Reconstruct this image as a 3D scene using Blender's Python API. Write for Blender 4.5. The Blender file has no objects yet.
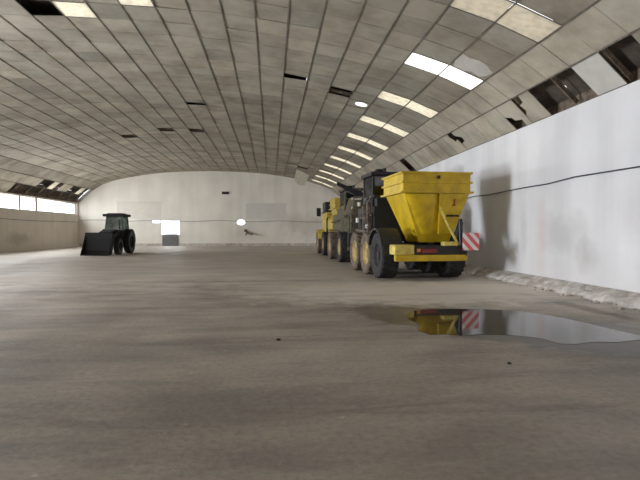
import bpy, bmesh, math, random
from mathutils import Vector, Matrix
random.seed(7)
PI = math.pi
S = bpy.context.scene
C = S.collection
H = 1.6                                   # eye height
F = 500.0
YAW = math.atan(49 / F)

# ---------------------------------------------------------------- materials
def mat(name, col, rough=0.7, metal=0.0, bump=0.0, scale=8.0, var=0.0, col2=None, coat=0.0):
    m = bpy.data.materials.new(name); m.use_nodes = True
    nt = m.node_tree; N = nt.nodes; L = nt.links
    b = N['Principled BSDF']
    b.inputs['Roughness'].default_value = rough
    b.inputs['Metallic'].default_value = metal
    b.inputs['Base Color'].default_value = (*col, 1)
    if coat: b.inputs['Coat Weight'].default_value = coat
    tc = N.new('ShaderNodeTexCoord')
    if var or col2:
        n = N.new('ShaderNodeTexNoise'); n.inputs['Scale'].default_value = scale
        n.inputs['Detail'].default_value = 5; n.inputs['Roughness'].default_value = .6
        L.new(tc.outputs['Object'], n.inputs['Vector'])
        r = N.new('ShaderNodeValToRGB')
        c2 = col2 or tuple(max(0, c * (1 - var)) for c in col)
        r.color_ramp.elements[0].position = .38; r.color_ramp.elements[0].color = (*c2, 1)
        r.color_ramp.elements[1].position = .62; r.color_ramp.elements[1].color = (*col, 1)
        L.new(n.outputs['Fac'], r.inputs['Fac']); L.new(r.outputs['Color'], b.inputs['Base Color'])
    if bump:
        n2 = N.new('ShaderNodeTexNoise'); n2.inputs['Scale'].default_value = scale * 3
        n2.inputs['Detail'].default_value = 4
        L.new(tc.outputs['Object'], n2.inputs['Vector'])
        bp = N.new('ShaderNodeBump'); bp.inputs['Strength'].default_value = bump
        bp.inputs['Distance'].default_value = .02
        L.new(n2.outputs['Fac'], bp.inputs['Height']); L.new(bp.outputs['Normal'], b.inputs['Normal'])
    return m

M = {}
M['yellow'] = mat('yellow_paint', (.66, .45, .008), .42, scale=2.2, col2=(.47, .31, .008))
M['yellow_dirty'] = mat('dusty_yellow_paint', (.62, .47, .04), .6, scale=5, col2=(.30, .20, .06))
M['pale_yellow'] = mat('pale_yellow_paint', (.74, .60, .14), .5, scale=6, col2=(.50, .38, .08))
M['olive'] = mat('weathered_olive_paint', (.13, .11, .055), .7, scale=4, col2=(.05, .04, .025))
M['dark'] = mat('dark_machine_steel', (.022, .020, .019), .6, var=.4, scale=6)
M['black'] = mat('black_plastic', (.010, .009, .012), .5, var=.3, scale=8)
M['tire'] = mat('dusty_rubber', (.045, .040, .038), .85, scale=7, col2=(.016, .014, .015), bump=.3)
M['tire_brown'] = mat('muddy_rubber', (.17, .13, .095), .9, scale=6, col2=(.07, .05, .04), bump=.3)
M['rim'] = mat('dusty_wheel_rim', (.50, .38, .14), .7, scale=6, col2=(.30, .20, .08))
M['chrome'] = mat('worn_galvanised_steel', (.45, .43, .40), .45, metal=.3, var=.3, scale=10)
M['white'] = mat('white_enamel', (.75, .73, .68), .5, var=.15, scale=10)
M['red'] = mat('red_reflector', (.25, .02, .012), .3, var=.2)
M['amber'] = mat('amber_lens', (.75, .25, .02), .3, var=.1)
M['concrete'] = mat('rough_plinth_concrete', (.66, .61, .57), .9, scale=3.5, col2=(.40, .36, .32), bump=.9)
M['wood'] = mat('old_timber', (.20, .15, .105), .8, scale=5, col2=(.09, .065, .045))
M['batten'] = mat('rusty_ceiling_strip', (.19, .17, .14), .8, var=.4, scale=4)
M['roof'] = mat('dark_roof_sheet', (.10, .078, .06), .9, var=.4, scale=3)
M['cable'] = mat('dark_cable', (.05, .05, .06), .6, var=.2)
M['frame'] = mat('grey_window_frame', (.38, .37, .36), .6, var=.2, scale=10)
M['tractor'] = mat('dark_tractor_paint', (.007, .005, .006), .7, var=.3, scale=5)
M['stone'] = mat('broken_plaster', (.55, .50, .44), .9, scale=9, col2=(.33, .29, .25), bump=.5)
M['ground'] = mat('outside_gravel', (.30, .29, .27), .95, scale=2, var=.2)

def glass_mat(name, col, a=.25):
    m = bpy.data.materials.new(name); m.use_nodes = True
    nt = m.node_tree; N = nt.nodes; L = nt.links; N.remove(N['Principled BSDF'])
    t = N.new('ShaderNodeBsdfTransparent'); t.inputs[0].default_value = (*col, 1)
    g = N.new('ShaderNodeBsdfGlossy'); g.inputs['Roughness'].default_value = .08
    n = N.new('ShaderNodeTexNoise'); n.inputs['Scale'].default_value = 3
    mx = N.new('ShaderNodeMath'); mx.operation = 'MULTIPLY'; mx.inputs[1].default_value = a
    L.new(n.outputs['Fac'], mx.inputs[0])
    mix = N.new('ShaderNodeMixShader')
    L.new(mx.outputs[0], mix.inputs[0]); L.new(t.outputs[0], mix.inputs[1]); L.new(g.outputs[0], mix.inputs[2])
    L.new(mix.outputs[0], N['Material Output'].inputs['Surface'])
    return m
M['glass'] = glass_mat('dusty_window_glass', (.93, .95, .97), .2)
M['cab_glass'] = glass_mat('tinted_cab_glass', (.42, .52, .50), .35)

M['dark_glass'] = glass_mat('dark_cab_glass', (.06, .06, .08), .3)
def translucent_mat(name, col, scale=6.0, dirt=.5, k=.5):
    m = bpy.data.materials.new(name); m.use_nodes = True
    nt = m.node_tree; N = nt.nodes; L = nt.links; N.remove(N['Principled BSDF'])
    tc = N.new('ShaderNodeTexCoord'); n = N.new('ShaderNodeTexNoise'); n.inputs['Scale'].default_value = scale
    n.inputs['Detail'].default_value = 4
    L.new(tc.outputs['Object'], n.inputs['Vector'])
    r = N.new('ShaderNodeValToRGB')
    r.color_ramp.elements[0].position = .3; r.color_ramp.elements[0].color = (*[c * dirt for c in col], 1)
    r.color_ramp.elements[1].position = .6; r.color_ramp.elements[1].color = (*col, 1)
    L.new(n.outputs['Fac'], r.inputs['Fac'])
    t = N.new('ShaderNodeBsdfTranslucent'); d = N.new('ShaderNodeBsdfDiffuse')
    L.new(r.outputs['Color'], t.inputs[0]); L.new(r.outputs['Color'], d.inputs[0])
    mix = N.new('ShaderNodeMixShader'); mix.inputs[0].default_value = 1 - k
    L.new(t.outputs[0], mix.inputs[1]); L.new(d.outputs[0], mix.inputs[2])
    L.new(mix.outputs[0], N['Material Output'].inputs['Surface'])
    return m
M['sky_bright'] = translucent_mat('clean_translucent_sheet', (.92, .92, .90), dirt=.9, k=.9)
M['sky_mid'] = translucent_mat('yellowed_translucent_sheet', (.84, .80, .70), dirt=.8, k=.5)
M['sky_dull'] = translucent_mat('dull_translucent_sheet', (.72, .67, .57), dirt=.8, k=.36)

def floor_mat():
    m = bpy.data.materials.new('worn_concrete_floor'); m.use_nodes = True
    nt = m.node_tree; N = nt.nodes; L = nt.links; b = N['Principled BSDF']
    tc = N.new('ShaderNodeTexCoord')
    def noise(scale, det, vec=None, sx=1, sy=1, rough=.6, dist=0):
        mp = N.new('ShaderNodeMapping'); mp.inputs['Scale'].default_value = (sx, sy, 1)
        L.new(tc.outputs['Object'], mp.inputs['Vector'])
        n = N.new('ShaderNodeTexNoise'); n.inputs['Scale'].default_value = scale
        n.inputs['Detail'].default_value = det; n.inputs['Roughness'].default_value = rough
        n.inputs['Distortion'].default_value = dist
        L.new(mp.outputs[0], n.inputs['Vector']); return n
    def ramp(src, stops):
        r = N.new('ShaderNodeValToRGB'); e = r.color_ramp.elements
        e[0].position = stops[0][0]; e[0].color = (*stops[0][1], 1)
        e[1].position = stops[-1][0]; e[1].color = (*stops[-1][1], 1)
        for p, c in stops[1:-1]:
            x = e.new(p); x.color = (*c, 1)
        L.new(src, r.inputs['Fac']); return r
    def mul(a, c, f=1.0, mode='MULTIPLY'):
        x = N.new('ShaderNodeMix'); x.data_type = 'RGBA'; x.blend_type = mode
        x.inputs[0].default_value = f
        L.new(a, x.inputs[6]); L.new(c, x.inputs[7]); return x.outputs[2]
    big = ramp(noise(.22, 6, dist=.6).outputs['Fac'], [(.33, (.29, .252, .212)), (.5, (.40, .352, .300)), (.66, (.52, .463, .40))])
    streak = ramp(noise(1.0, 6, sx=.35, sy=1.2, dist=.4).outputs['Fac'], [(.35, (.72, .72, .73)), (.65, (1.16, 1.15, 1.13))])
    fine = ramp(noise(14, 6, rough=.75).outputs['Fac'], [(.3, (.74, .74, .74)), (.5, (1, 1, 1)), (.72, (1.22, 1.21, 1.2))])
    c = mul(big.outputs[0], streak.outputs[0]); c = mul(c, fine.outputs[0])
    # wet stain around the puddle: elliptical mask broken by noise
    sep = N.new('ShaderNodeSeparateXYZ'); L.new(tc.outputs['Object'], sep.inputs[0])
    def ma(op, a, bb=None, c3=None):
        x = N.new('ShaderNodeMath'); x.operation = op
        for i, v in enumerate((a, bb, c3)):
            if v is None: continue
            if isinstance(v, (int, float)): x.inputs[i].default_value = v
            else: L.new(v, x.inputs[i])
        return x.outputs[0]
    def ell(cx, cy, rx, ry, slope=0):
        yy = ma('SUBTRACT', sep.outputs['Y'], cy)
        xx = ma('SUBTRACT', sep.outputs['X'], cx)
        yy = ma('SUBTRACT', yy, ma('MULTIPLY', xx, slope))
        a = ma('POWER', ma('ABSOLUTE', ma('DIVIDE', xx, rx)), 2)
        d = ma('POWER', ma('ABSOLUTE', ma('DIVIDE', yy, ry)), 2)
        return ma('SQRT', ma('ADD', a, d), 0)
    nz = noise(1.6, 5, dist=.3).outputs['Fac']
    w = ma('ADD', ell(4.4, 7.7, 3.2, 1.9, -.8), ma('MULTIPLY', ma('SUBTRACT', nz, .5), 1.3))
    wet = ramp(w, [(.85, (1, 1, 1)), (1.0, (0, 0, 0))])
    dark = N.new('ShaderNodeMix'); dark.data_type = 'RGBA'; dark.blend_type = 'MULTIPLY'
    L.new(wet.outputs[0], dark.inputs[0]); L.new(c, dark.inputs[6]); dark.inputs[7].default_value = (.42, .40, .385, 1)
    c = dark.outputs[2]
    w3 = ma('ADD', ell(6.45, 10.6, .28, 2.4, -1.2), ma('MULTIPLY', ma('SUBTRACT', nz, .5), 1.2))
    wet3 = ramp(w3, [(.6, (.8, .8, .8)), (1.0, (0, 0, 0))])
    d3 = N.new('ShaderNodeMix'); d3.data_type = 'RGBA'; d3.blend_type = 'MULTIPLY'
    L.new(wet3.outputs[0], d3.inputs[0]); L.new(c, d3.inputs[6]); d3.inputs[7].default_value = (.5, .47, .44, 1)
    c = d3.outputs[2]
    # paler far floor: grazing window reflection and dust put into the colour, broken edge
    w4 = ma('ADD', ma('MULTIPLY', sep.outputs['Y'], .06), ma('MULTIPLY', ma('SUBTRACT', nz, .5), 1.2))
    far_sheen = ramp(w4, [(.75, (0, 0, 0)), (1.0, (.5, .5, .5))])
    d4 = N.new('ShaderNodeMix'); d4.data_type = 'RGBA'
    L.new(far_sheen.outputs[0], d4.inputs[0]); L.new(c, d4.inputs[6]); d4.inputs[7].default_value = (.62, .56, .49, 1)
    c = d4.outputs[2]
    # paler ellipse in front of the machines, edge broken by noise
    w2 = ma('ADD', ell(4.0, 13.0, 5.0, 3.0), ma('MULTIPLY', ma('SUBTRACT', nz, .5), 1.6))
    pale_patch = ramp(w2, [(.6, (.85, .85, .85)), (1.1, (0, 0, 0))])
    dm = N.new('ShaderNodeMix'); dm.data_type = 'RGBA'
    L.new(pale_patch.outputs[0], dm.inputs[0]); L.new(c, dm.inputs[6]); dm.inputs[7].default_value = (.68, .615, .54, 1)
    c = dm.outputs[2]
    # old oil/tyre traces: dark long streaks
    tr = ramp(noise(.6, 4, sx=.28, sy=1.6, dist=1.2).outputs['Fac'], [(.56, (1, 1, 1)), (.63, (.80, .79, .78)), (.70, (1, 1, 1))])
    c = mul(c, tr.outputs[0])
    vo = N.new('ShaderNodeTexVoronoi'); vo.inputs['Scale'].default_value = 2.2
    L.new(tc.outputs['Object'], vo.inputs['Vector'])
    chip = ramp(vo.outputs['Distance'], [(.03, (1.5, 1.48, 1.42)), (.06, (1, 1, 1))])
    c = mul(c, chip.outputs[0])
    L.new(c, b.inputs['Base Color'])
    rg = ramp(noise(.5, 4).outputs['Fac'], [(.35, (.50, .50, .50)), (.65, (.75, .75, .75))])
    rm = N.new('ShaderNodeMix'); rm.data_type = 'RGBA'
    L.new(wet.outputs[0], rm.inputs[0]); L.new(rg.outputs[0], rm.inputs[6]); rm.inputs[7].default_value = (.42, .42, .42, 1)
    L.new(rm.outputs[2], b.inputs['Roughness'])
    bp = N.new('ShaderNodeBump'); bp.inputs['Strength'].default_value = .35; bp.inputs['Distance'].default_value = .02
    L.new(noise(9, 6, rough=.7).outputs['Fac'], bp.inputs['Height']); L.new(bp.outputs[0], b.inputs['Normal'])
    b.inputs['Specular IOR Level'].default_value = .5
    return m
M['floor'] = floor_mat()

def wall_mat(name, base, low, spots=(), streak=.12):
    """whitewashed plaster: vertical streaks, damp band near the foot, individual stains (world axes)"""
    m = bpy.data.materials.new(name); m.use_nodes = True
    nt = m.node_tree; N = nt.nodes; L = nt.links; b = N['Principled BSDF']; b.inputs['Roughness'].default_value = .9
    tc = N.new('ShaderNodeTexCoord')
    def noise(scale, det, sc=(1, 1, 1)):
        mp = N.new('ShaderNodeMapping'); mp.inputs['Scale'].default_value = sc
        L.new(tc.outputs['Object'], mp.inputs['Vector'])
        n = N.new('ShaderNodeTexNoise'); n.inputs['Scale'].default_value = scale; n.inputs['Detail'].default_value = det
        L.new(mp.outputs[0], n.inputs['Vector']); return n.outputs['Fac']
    def ramp(src, p0, c0, p1, c1):
        r = N.new('ShaderNodeValToRGB'); e = r.color_ramp.elements
        e[0].position = p0; e[0].color = (*c0, 1); e[1].position = p1; e[1].color = (*c1, 1)
        L.new(src, r.inputs['Fac']); return r.outputs[0]
    def mix(f, a, c, mode='MIX'):
        x = N.new('ShaderNodeMix'); x.data_type = 'RGBA'; x.blend_type = mode
        if isinstance(f, float): x.inputs[0].default_value = f
        else: L.new(f, x.inputs[0])
        for i, v in ((6, a), (7, c)):
            if isinstance(v, tuple): x.inputs[i].default_value = (*v, 1)
            else: L.new(v, x.inputs[i])
        return x.outputs[2]
    c = ramp(noise(.5, 5), .35, tuple(v * .90 for v in base), .65, base)
    st = ramp(noise(1.1, 4, (1, 1, .05)), .38, (1 - streak,) * 3, .6, (1, 1, 1))
    c = mix(1.0, c, st, 'MULTIPLY')
    sep = N.new('ShaderNodeSeparateXYZ'); L.new(tc.outputs['Object'], sep.inputs[0])
    add = N.new('ShaderNodeMath'); add.operation = 'MULTIPLY_ADD'; add.inputs[1].default_value = .9
    L.new(noise(.9, 5), add.inputs[0]); L.new(sep.outputs['Z'], add.inputs[2])
    mr = N.new('ShaderNodeMapRange'); mr.inputs[1].default_value = .5; mr.inputs[2].default_value = 1.7
    mr.inputs[3].default_value = .55; mr.inputs[4].default_value = 0
    L.new(add.outputs[0], mr.inputs[0])
    c = mix(mr.outputs[0], c, low)
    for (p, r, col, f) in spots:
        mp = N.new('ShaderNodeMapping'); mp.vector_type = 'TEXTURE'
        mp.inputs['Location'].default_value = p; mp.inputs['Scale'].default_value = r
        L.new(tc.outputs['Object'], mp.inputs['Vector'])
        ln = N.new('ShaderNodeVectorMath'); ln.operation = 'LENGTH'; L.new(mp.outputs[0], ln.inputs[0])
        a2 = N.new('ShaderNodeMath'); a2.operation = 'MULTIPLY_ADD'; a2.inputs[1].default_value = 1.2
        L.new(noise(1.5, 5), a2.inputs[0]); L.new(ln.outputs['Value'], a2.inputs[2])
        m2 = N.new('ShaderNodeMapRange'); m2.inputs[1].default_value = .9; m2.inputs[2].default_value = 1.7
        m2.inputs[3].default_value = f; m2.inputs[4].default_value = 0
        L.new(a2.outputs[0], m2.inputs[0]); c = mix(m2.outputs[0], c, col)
    L.new(c, b.inputs['Base Color'])
    bp = N.new('ShaderNodeBump'); bp.inputs['Strength'].default_value = .3; bp.inputs['Distance'].default_value = .02
    L.new(noise(6, 5), bp.inputs['Height']); L.new(bp.outputs[0], b.inputs['Normal'])
    return m
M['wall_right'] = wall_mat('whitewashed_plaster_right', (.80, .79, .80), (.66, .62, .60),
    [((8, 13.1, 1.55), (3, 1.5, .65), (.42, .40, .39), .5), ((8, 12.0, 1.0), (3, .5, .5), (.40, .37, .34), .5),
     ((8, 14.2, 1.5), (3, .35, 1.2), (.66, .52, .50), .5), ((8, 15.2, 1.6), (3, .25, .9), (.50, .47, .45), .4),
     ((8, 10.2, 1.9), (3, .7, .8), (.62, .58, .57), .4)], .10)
M['wall_far'] = wall_mat('whitewashed_plaster_far', (.84, .80, .73), (.80, .76, .69),
    [((4, 54.5, 2.2), (3.5, 3, 1.6), (.48, .42, .35), .5), ((-13.5, 54.5, 2.4), (1.6, 3, 1.0), (.56, .56, .53), .35)], .07)
M['wall_left'] = wall_mat('whitewashed_plaster_left', (.80, .74, .65), (.66, .60, .51),
    [((-20, 42, 1.0), (3, 2.2, .6), (.33, .29, .23), .5), ((-20, 37, .8), (3, 1.2, .5), (.36, .31, .25), .4)], .08)
M['door_paint'] = mat('faded_grey_paint', (.70, .665, .61), .85, var=.06, scale=2)

def tile_mat():
    m = bpy.data.materials.new('stained_ceiling_board'); m.use_nodes = True
    nt = m.node_tree; N = nt.nodes; L = nt.links; b = N['Principled BSDF']; b.inputs['Roughness'].default_value = .85
    tc = N.new('ShaderNodeTexCoord')
    n = N.new('ShaderNodeTexNoise'); n.inputs['Scale'].default_value = .7; n.inputs['Detail'].default_value = 6
    n.inputs['Roughness'].default_value = .65
    L.new(tc.outputs['Object'], n.inputs['Vector'])
    r = N.new('ShaderNodeValToRGB'); e = r.color_ramp.elements
    e[0].position = .33; e[0].color = (.23, .198, .150, 1); e[1].position = .6; e[1].color = (.365, .328, .26, 1)
    L.new(n.outputs['Fac'], r.inputs['Fac'])
    at = N.new('ShaderNodeAttribute'); at.attribute_name = 'tint'
    x = N.new('ShaderNodeMix'); x.data_type = 'RGBA'; x.blend_type = 'MULTIPLY'; x.inputs[0].default_value = 1
    L.new(r.outputs[0], x.inputs[6]); L.new(at.outputs['Color'], x.inputs[7])
    L.new(x.outputs[2], b.inputs['Base Color'])
    return m
M['tile'] = tile_mat()
M['tile_pale'] = mat('pale_ceiling_board', (.60, .57, .52), .85, var=.12, scale=2)
def stripe_mat():
    m = bpy.data.materials.new('red_white_warning_stripes'); m.use_nodes = True
    nt = m.node_tree; N = nt.nodes; L = nt.links; b = N['Principled BSDF']; b.inputs['Roughness'].default_value = .4
    tc = N.new('ShaderNodeTexCoord'); mp = N.new('ShaderNodeMapping'); L.new(tc.outputs['Object'], mp.inputs[0])
    mp.inputs['Rotation'].default_value = (0, math.radians(43), 0)
    w = N.new('ShaderNodeTexWave'); w.bands_direction = 'X'; w.inputs['Scale'].default_value = 1.35
    w.inputs['Phase Offset'].default_value = 1.2
    L.new(mp.outputs[0], w.inputs['Vector'])
    r = N.new('ShaderNodeValToRGB'); r.color_ramp.interpolation = 'CONSTANT'; e = r.color_ramp.elements
    e[0].position = 0; e[0].color = (.80, .76, .74, 1); e[1].position = .5; e[1].color = (.74, .13, .13, 1)
    L.new(w.outputs['Fac'], r.inputs['Fac']); L.new(r.outputs[0], b.inputs['Base Color']); return m
M['stripes'] = stripe_mat()
def water_mat():
    m = bpy.data.materials.new('dirty_standing_water'); m.use_nodes = True
    nt = m.node_tree; N = nt.nodes; L = nt.links; b = N['Principled BSDF']
    b.inputs['Base Color'].default_value = (.045, .036, .030, 1); b.inputs['Roughness'].default_value = .04
    b.inputs['IOR'].default_value = 1.36; b.inputs['Specular IOR Level'].default_value = .5
    tc = N.new('ShaderNodeTexCoord'); n = N.new('ShaderNodeTexNoise'); n.inputs['Scale'].default_value = 2.0
    n.inputs['Detail'].default_value = 2
    L.new(tc.outputs['Object'], n.inputs['Vector'])
    bp = N.new('ShaderNodeBump'); bp.inputs['Strength'].default_value = .06; bp.inputs['Distance'].default_value = .01
    L.new(n.outputs['Fac'], bp.inputs['Height']); L.new(bp.outputs[0], b.inputs['Normal']); return m
M['water'] = water_mat()

# ---------------------------------------------------------------- mesh builder
class MB:
    def __init__(s): s.bm = bmesh.new()
    def box(s, x0, x1, y0, y1, z0, z1, mtx=None):
        v = [s.bm.verts.new(p) for p in ((x0,y0,z0),(x1,y0,z0),(x1,y1,z0),(x0,y1,z0),(x0,y0,z1),(x1,y0,z1),(x1,y1,z1),(x0,y1,z1))]
        for f in ((3,2,1,0),(4,5,6,7),(0,1,5,4),(1,2,6,5),(2,3,7,6),(3,0,4,7)): s.bm.faces.new([v[i] for i in f])
        if mtx: bmesh.ops.transform(s.bm, matrix=mtx, verts=v)
        return s
    def hexa(s, b4, t4):
        v = [s.bm.verts.new(p) for p in list(b4) + list(t4)]
        for f in ((3,2,1,0),(4,5,6,7),(0,1,5,4),(1,2,6,5),(2,3,7,6),(3,0,4,7)): s.bm.faces.new([v[i] for i in f])
        return s
    def tube(s, pts, r, n=10, caps=True):
        pts = [Vector(p) for p in pts]; rr = r if isinstance(r, (list, tuple)) else [r] * len(pts)
        rings = []
        for i, p in enumerate(pts):
            d = (pts[min(i+1, len(pts)-1)] - pts[max(i-1, 0)]).normalized()
            a = Vector((0,0,1)) if abs(d.z) < .9 else Vector((1,0,0))
            u = d.cross(a).normalized(); w = d.cross(u)
            rings.append([s.bm.verts.new(p + (u*math.cos(2*PI*k/n) + w*math.sin(2*PI*k/n)) * rr[i]) for k in range(n)])
        for a, b in zip(rings, rings[1:]):
            for k in range(n): s.bm.faces.new((a[k], a[(k+1)%n], b[(k+1)%n], b[k]))
        if caps: s.bm.faces.new(rings[0][::-1]); s.bm.faces.new(rings[-1])
        return s
    def prism(s, poly, ext):
        """poly: 3-D points of a planar outline; ext: extrusion vector"""
        e = Vector(ext); a = [s.bm.verts.new(p) for p in poly]; b = [s.bm.verts.new(Vector(p) + e) for p in poly]
        s.bm.faces.new(a[::-1]); s.bm.faces.new(b); n = len(a)
        for k in range(n): s.bm.faces.new((a[k], a[(k+1)%n], b[(k+1)%n], b[k]))
        return s
    def lathe_x(s, prof, c, n=28):
        """prof: (x, r) closed loop revolved about the X axis through c"""
        rings = []
        for (x, r) in prof:
            rings.append([s.bm.verts.new((c[0]+x, c[1]+r*math.cos(2*PI*k/n), c[2]+r*math.sin(2*PI*k/n))) for k in range(n)])
        m = len(rings)
        for i in range(m):
            a, b = rings[i], rings[(i+1)%m]
            for k in range(n): s.bm.faces.new((a[k], a[(k+1)%n], b[(k+1)%n], b[k]))
        return s
    def build(s, name, m, parent=None, bevel=0, smooth=False, label=None):
        bmesh.ops.recalc_face_normals(s.bm, faces=s.bm.faces)
        me = bpy.data.meshes.new(name); s.bm.to_mesh(me); s.bm.free()
        me.materials.append(m); o = bpy.data.objects.new(name, me); C.objects.link(o)
        if parent: o.parent = parent
        if smooth:
            for p in me.polygons: p.use_smooth = True
        if bevel:
            md = o.modifiers.new('bevel', 'BEVEL'); md.width = bevel; md.segments = 2; md.limit_method = 'ANGLE'
        if label: o['label'] = label
        return o

def thing(name, label, cat, loc, rz=0, group=None):
    o = bpy.data.objects.new(name, None); C.objects.link(o); o.location = loc; o.rotation_euler = (0, 0, rz)
    o['label'] = label; o['category'] = cat
    if group: o['group'] = group
    return o
def tag(o, label, cat, group=None):
    o['label'] = label; o['category'] = cat
    if group: o['group'] = group
    return o
def struct(o): o['kind'] = 'structure'; return o

# ---------------------------------------------------------------- hall measures
XL, XR, Y0, Y1 = -20.0, 8.0, -14.0, 54.5
ctrl = [(8, 4.9), (7.25, 5.60), (6.45, 6.15), (5.35, 6.60), (4.2, 6.95), (2, 7.43), (-1, 7.82), (-3.5, 7.96), (-6, 8.0)]
ctrl += [(-12 - x, z) for x, z in ctrl[-2::-1]]
ctrl[-1] = (-20, 4.55); ctrl[-2] = (-19.25, 5.28); ctrl[-3] = (-18.45, 5.92)
# resample by arc length
def prof_at(s):
    acc = 0
    for (a, b) in zip(ctrl, ctrl[1:]):
        l = math.dist(a, b)
        if s <= acc + l or b is ctrl[-1]:
            t = (s - acc) / l; return (a[0] + (b[0]-a[0])*t, a[1] + (b[1]-a[1])*t)
        acc += l
TOTAL = sum(math.dist(a, b) for a, b in zip(ctrl, ctrl[1:]))
seg = [math.dist(ctrl[i], ctrl[i+1]) for i in range(4)]
sb = [0, seg[0], seg[0]+seg[1], seg[0]+seg[1]+seg[2], seg[0]+seg[1]+seg[2]+seg[3]]
mid_n = 22; mid = (TOTAL - 2*sb[4]) / mid_n
SB = sb + [sb[4] + mid*k for k in range(1, mid_n)] + [TOTAL - s for s in sb[::-1]]
NC = len(SB) - 1
def roof_z(x):
    for (a, b) in zip(ctrl, ctrl[1:]):
        if b[0] <= x <= a[0]: return a[1] + (b[1]-a[1])*(x-a[0])/(b[0]-a[0])
    return 4.9
P = [prof_at(s) for s in SB]
ROW = 1.02; YR0 = 11.1 - .51                     # row r spans YR0 + ROW*r
R_MIN, R_MAX = math.ceil((Y0 - YR0)/ROW), math.floor((Y1 - YR0)/ROW)
def P3(i, a, y, off=0):
    """point in the ceiling surface: column i, fraction a; off = distance up"""
    x = P[i][0] + (P[i+1][0]-P[i][0])*a; z = P[i][1] + (P[i+1][1]-P[i][1])*a
    nx, nz = -(P[i+1][1]-P[i][1]), (P[i+1][0]-P[i][0]); l = math.hypot(nx, nz)
    if nz < 0: nx, nz = -nx, -nz
    return Vector((x + nx/l*off, y, z + nz/l*off))

cam = bpy.data.cameras.new('camera'); co = bpy.data.objects.new('camera', cam); C.objects.link(co); S.camera = co
cam.sensor_width = 36; cam.lens = F/640*36; cam.clip_end = 400; cam.clip_start = .05
co.location = (0, 0, H); co.rotation_euler = (PI/2 - math.atan(9/F), 0, -YAW)
R3 = co.rotation_euler.to_matrix()
def ray(px, py): return (R3 @ Vector(((px-320)/F, -(py-240)/F, -1))).normalized()
def on_ceiling(px, py):
    """which ceiling column/row a direction meets"""
    d = ray(px, py); best = None; t = 1.0
    while t < 90:
        p = co.location + d*t
        if XL < p.x < XR and p.z > roof_z(p.x): break
        t += .05
    p = co.location + d*t
    for i in range(NC):
        if P[i+1][0] <= p.x <= P[i][0]: break
    return i, (p.y - YR0)/ROW, (p.x-P[i][0])/(P[i+1][0]-P[i][0])

# ---------------------------------------------------------------- ceiling
sky_rows = [4*k for k in range(0, 11)]
SKY_COLS_R = (2, 3); SKY_COLS_L = (NC-2,)
skylights = set((c, r) for r in sky_rows for c in SKY_COLS_R)
left_rows = {34, 40}
extra = []
skylights |= set((c, r) for r in left_rows for c in SKY_COLS_L)
holes = set(); custom = {}
def hole_px(px, py): i, r, a = on_ceiling(px, py); holes.add((i, math.floor(r))); return i, math.floor(r)
# cells lying open along the wall, seen above the right wall
i_, r_ = 0, 0
for px, py in ((548, 82), (560, 76), (573, 72), (588, 95), (570, 98), (556, 100), (600, 90)): pass
bites = {}                                        # (col,row) -> outline in cell coordinates (a across, b along)
def bite(px, py, poly):
    i, r, a = on_ceiling(px, py); bites[(i, math.floor(r))] = poly
for px, py in ((632, 48), (578, 80), (556, 90)):
    hole_px(px, py)
hole_px(408, 162)
for px, py in ((130, 135), (50, 5)): hole_px(px, py)
J1 = [(0,0),(1,0),(1,.55),(.75,.62),(.7,.85),(.45,.8),(.3,1),(0,1)]
J2 = [(0,0),(1,0),(1,1),(.55,1),(.45,.7),(.3,.65),(.25,.3),(0,.35)]
J3 = [(0,0),(.6,0),(.55,.3),(.8,.45),(1,.4),(1,1),(0,1)]
J4 = [(0,.0),(1,0),(1,1),(.8,1),(.6,.55),(.4,.6),(.35,1),(0,1)]
bite(517, 113, J2); bite(447, 140, J3); bite(473, 146, J4); bite(533, 104, J1)
for px, py in ((334, 93), (265, 177), (270, 178), (163, 129), (193, 131), (298, 166)): hole_px(px, py)
thin = [(0,0),(1,0),(1,.45),(0,.6)]
thin2 = [(0,.25),(1,.15),(1,1),(0,1)]
for px, py in ((291, 78), (201, 101)): bite(px, py, thin)
# strip of boards gone above the far left windows
for r in range(29, 43):
    holes.add((NC-1, r))
    if r in (32, 33, 35, 38, 39, 41, 42): holes.add((NC-2, r))
for px, py in ((86, 8), (137, 1)):
    i, r, a = on_ceiling(px, py); skylights.add((i, math.floor(r))); extra.append((i, math.floor(r)))
i, r, a = on_ceiling(362, 103); OV = (i, math.floor(r), min(.7, max(.3, a)), .5); skylights.add(OV[:2])
# a rust hole in the outer roof, on the line of sight through the open boards
def on_roof(px, py, off=.42):
    d = ray(px, py); t = 1.0
    while t < 90:
        p = co.location + d*t
        if XL < p.x < XR and p.z > roof_z(p.x) + off*1.12: break
        if p.x >= XR - .01: break
        t += .01
    for i in range(NC):
        if P[i+1][0] <= p.x <= P[i][0]: break
    r = (p.y - YR0)/ROW
    return i, math.floor(r), max(.2, min(.8, (p.x-P[i][0])/(P[i+1][0]-P[i][0]))), max(.2, min(.8, r - math.floor(r)))
RH_ = on_roof(553, 81); print('ROOFHOLE', RH_)
pale = set()
for px, py in ((612, 68),):
    i, r, a = on_ceiling(px, py); pale.add((i, math.floor(r)))
print('HOLES', sorted(holes)[:8], 'BITES', sorted(bites), 'PALE', pale)

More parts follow.
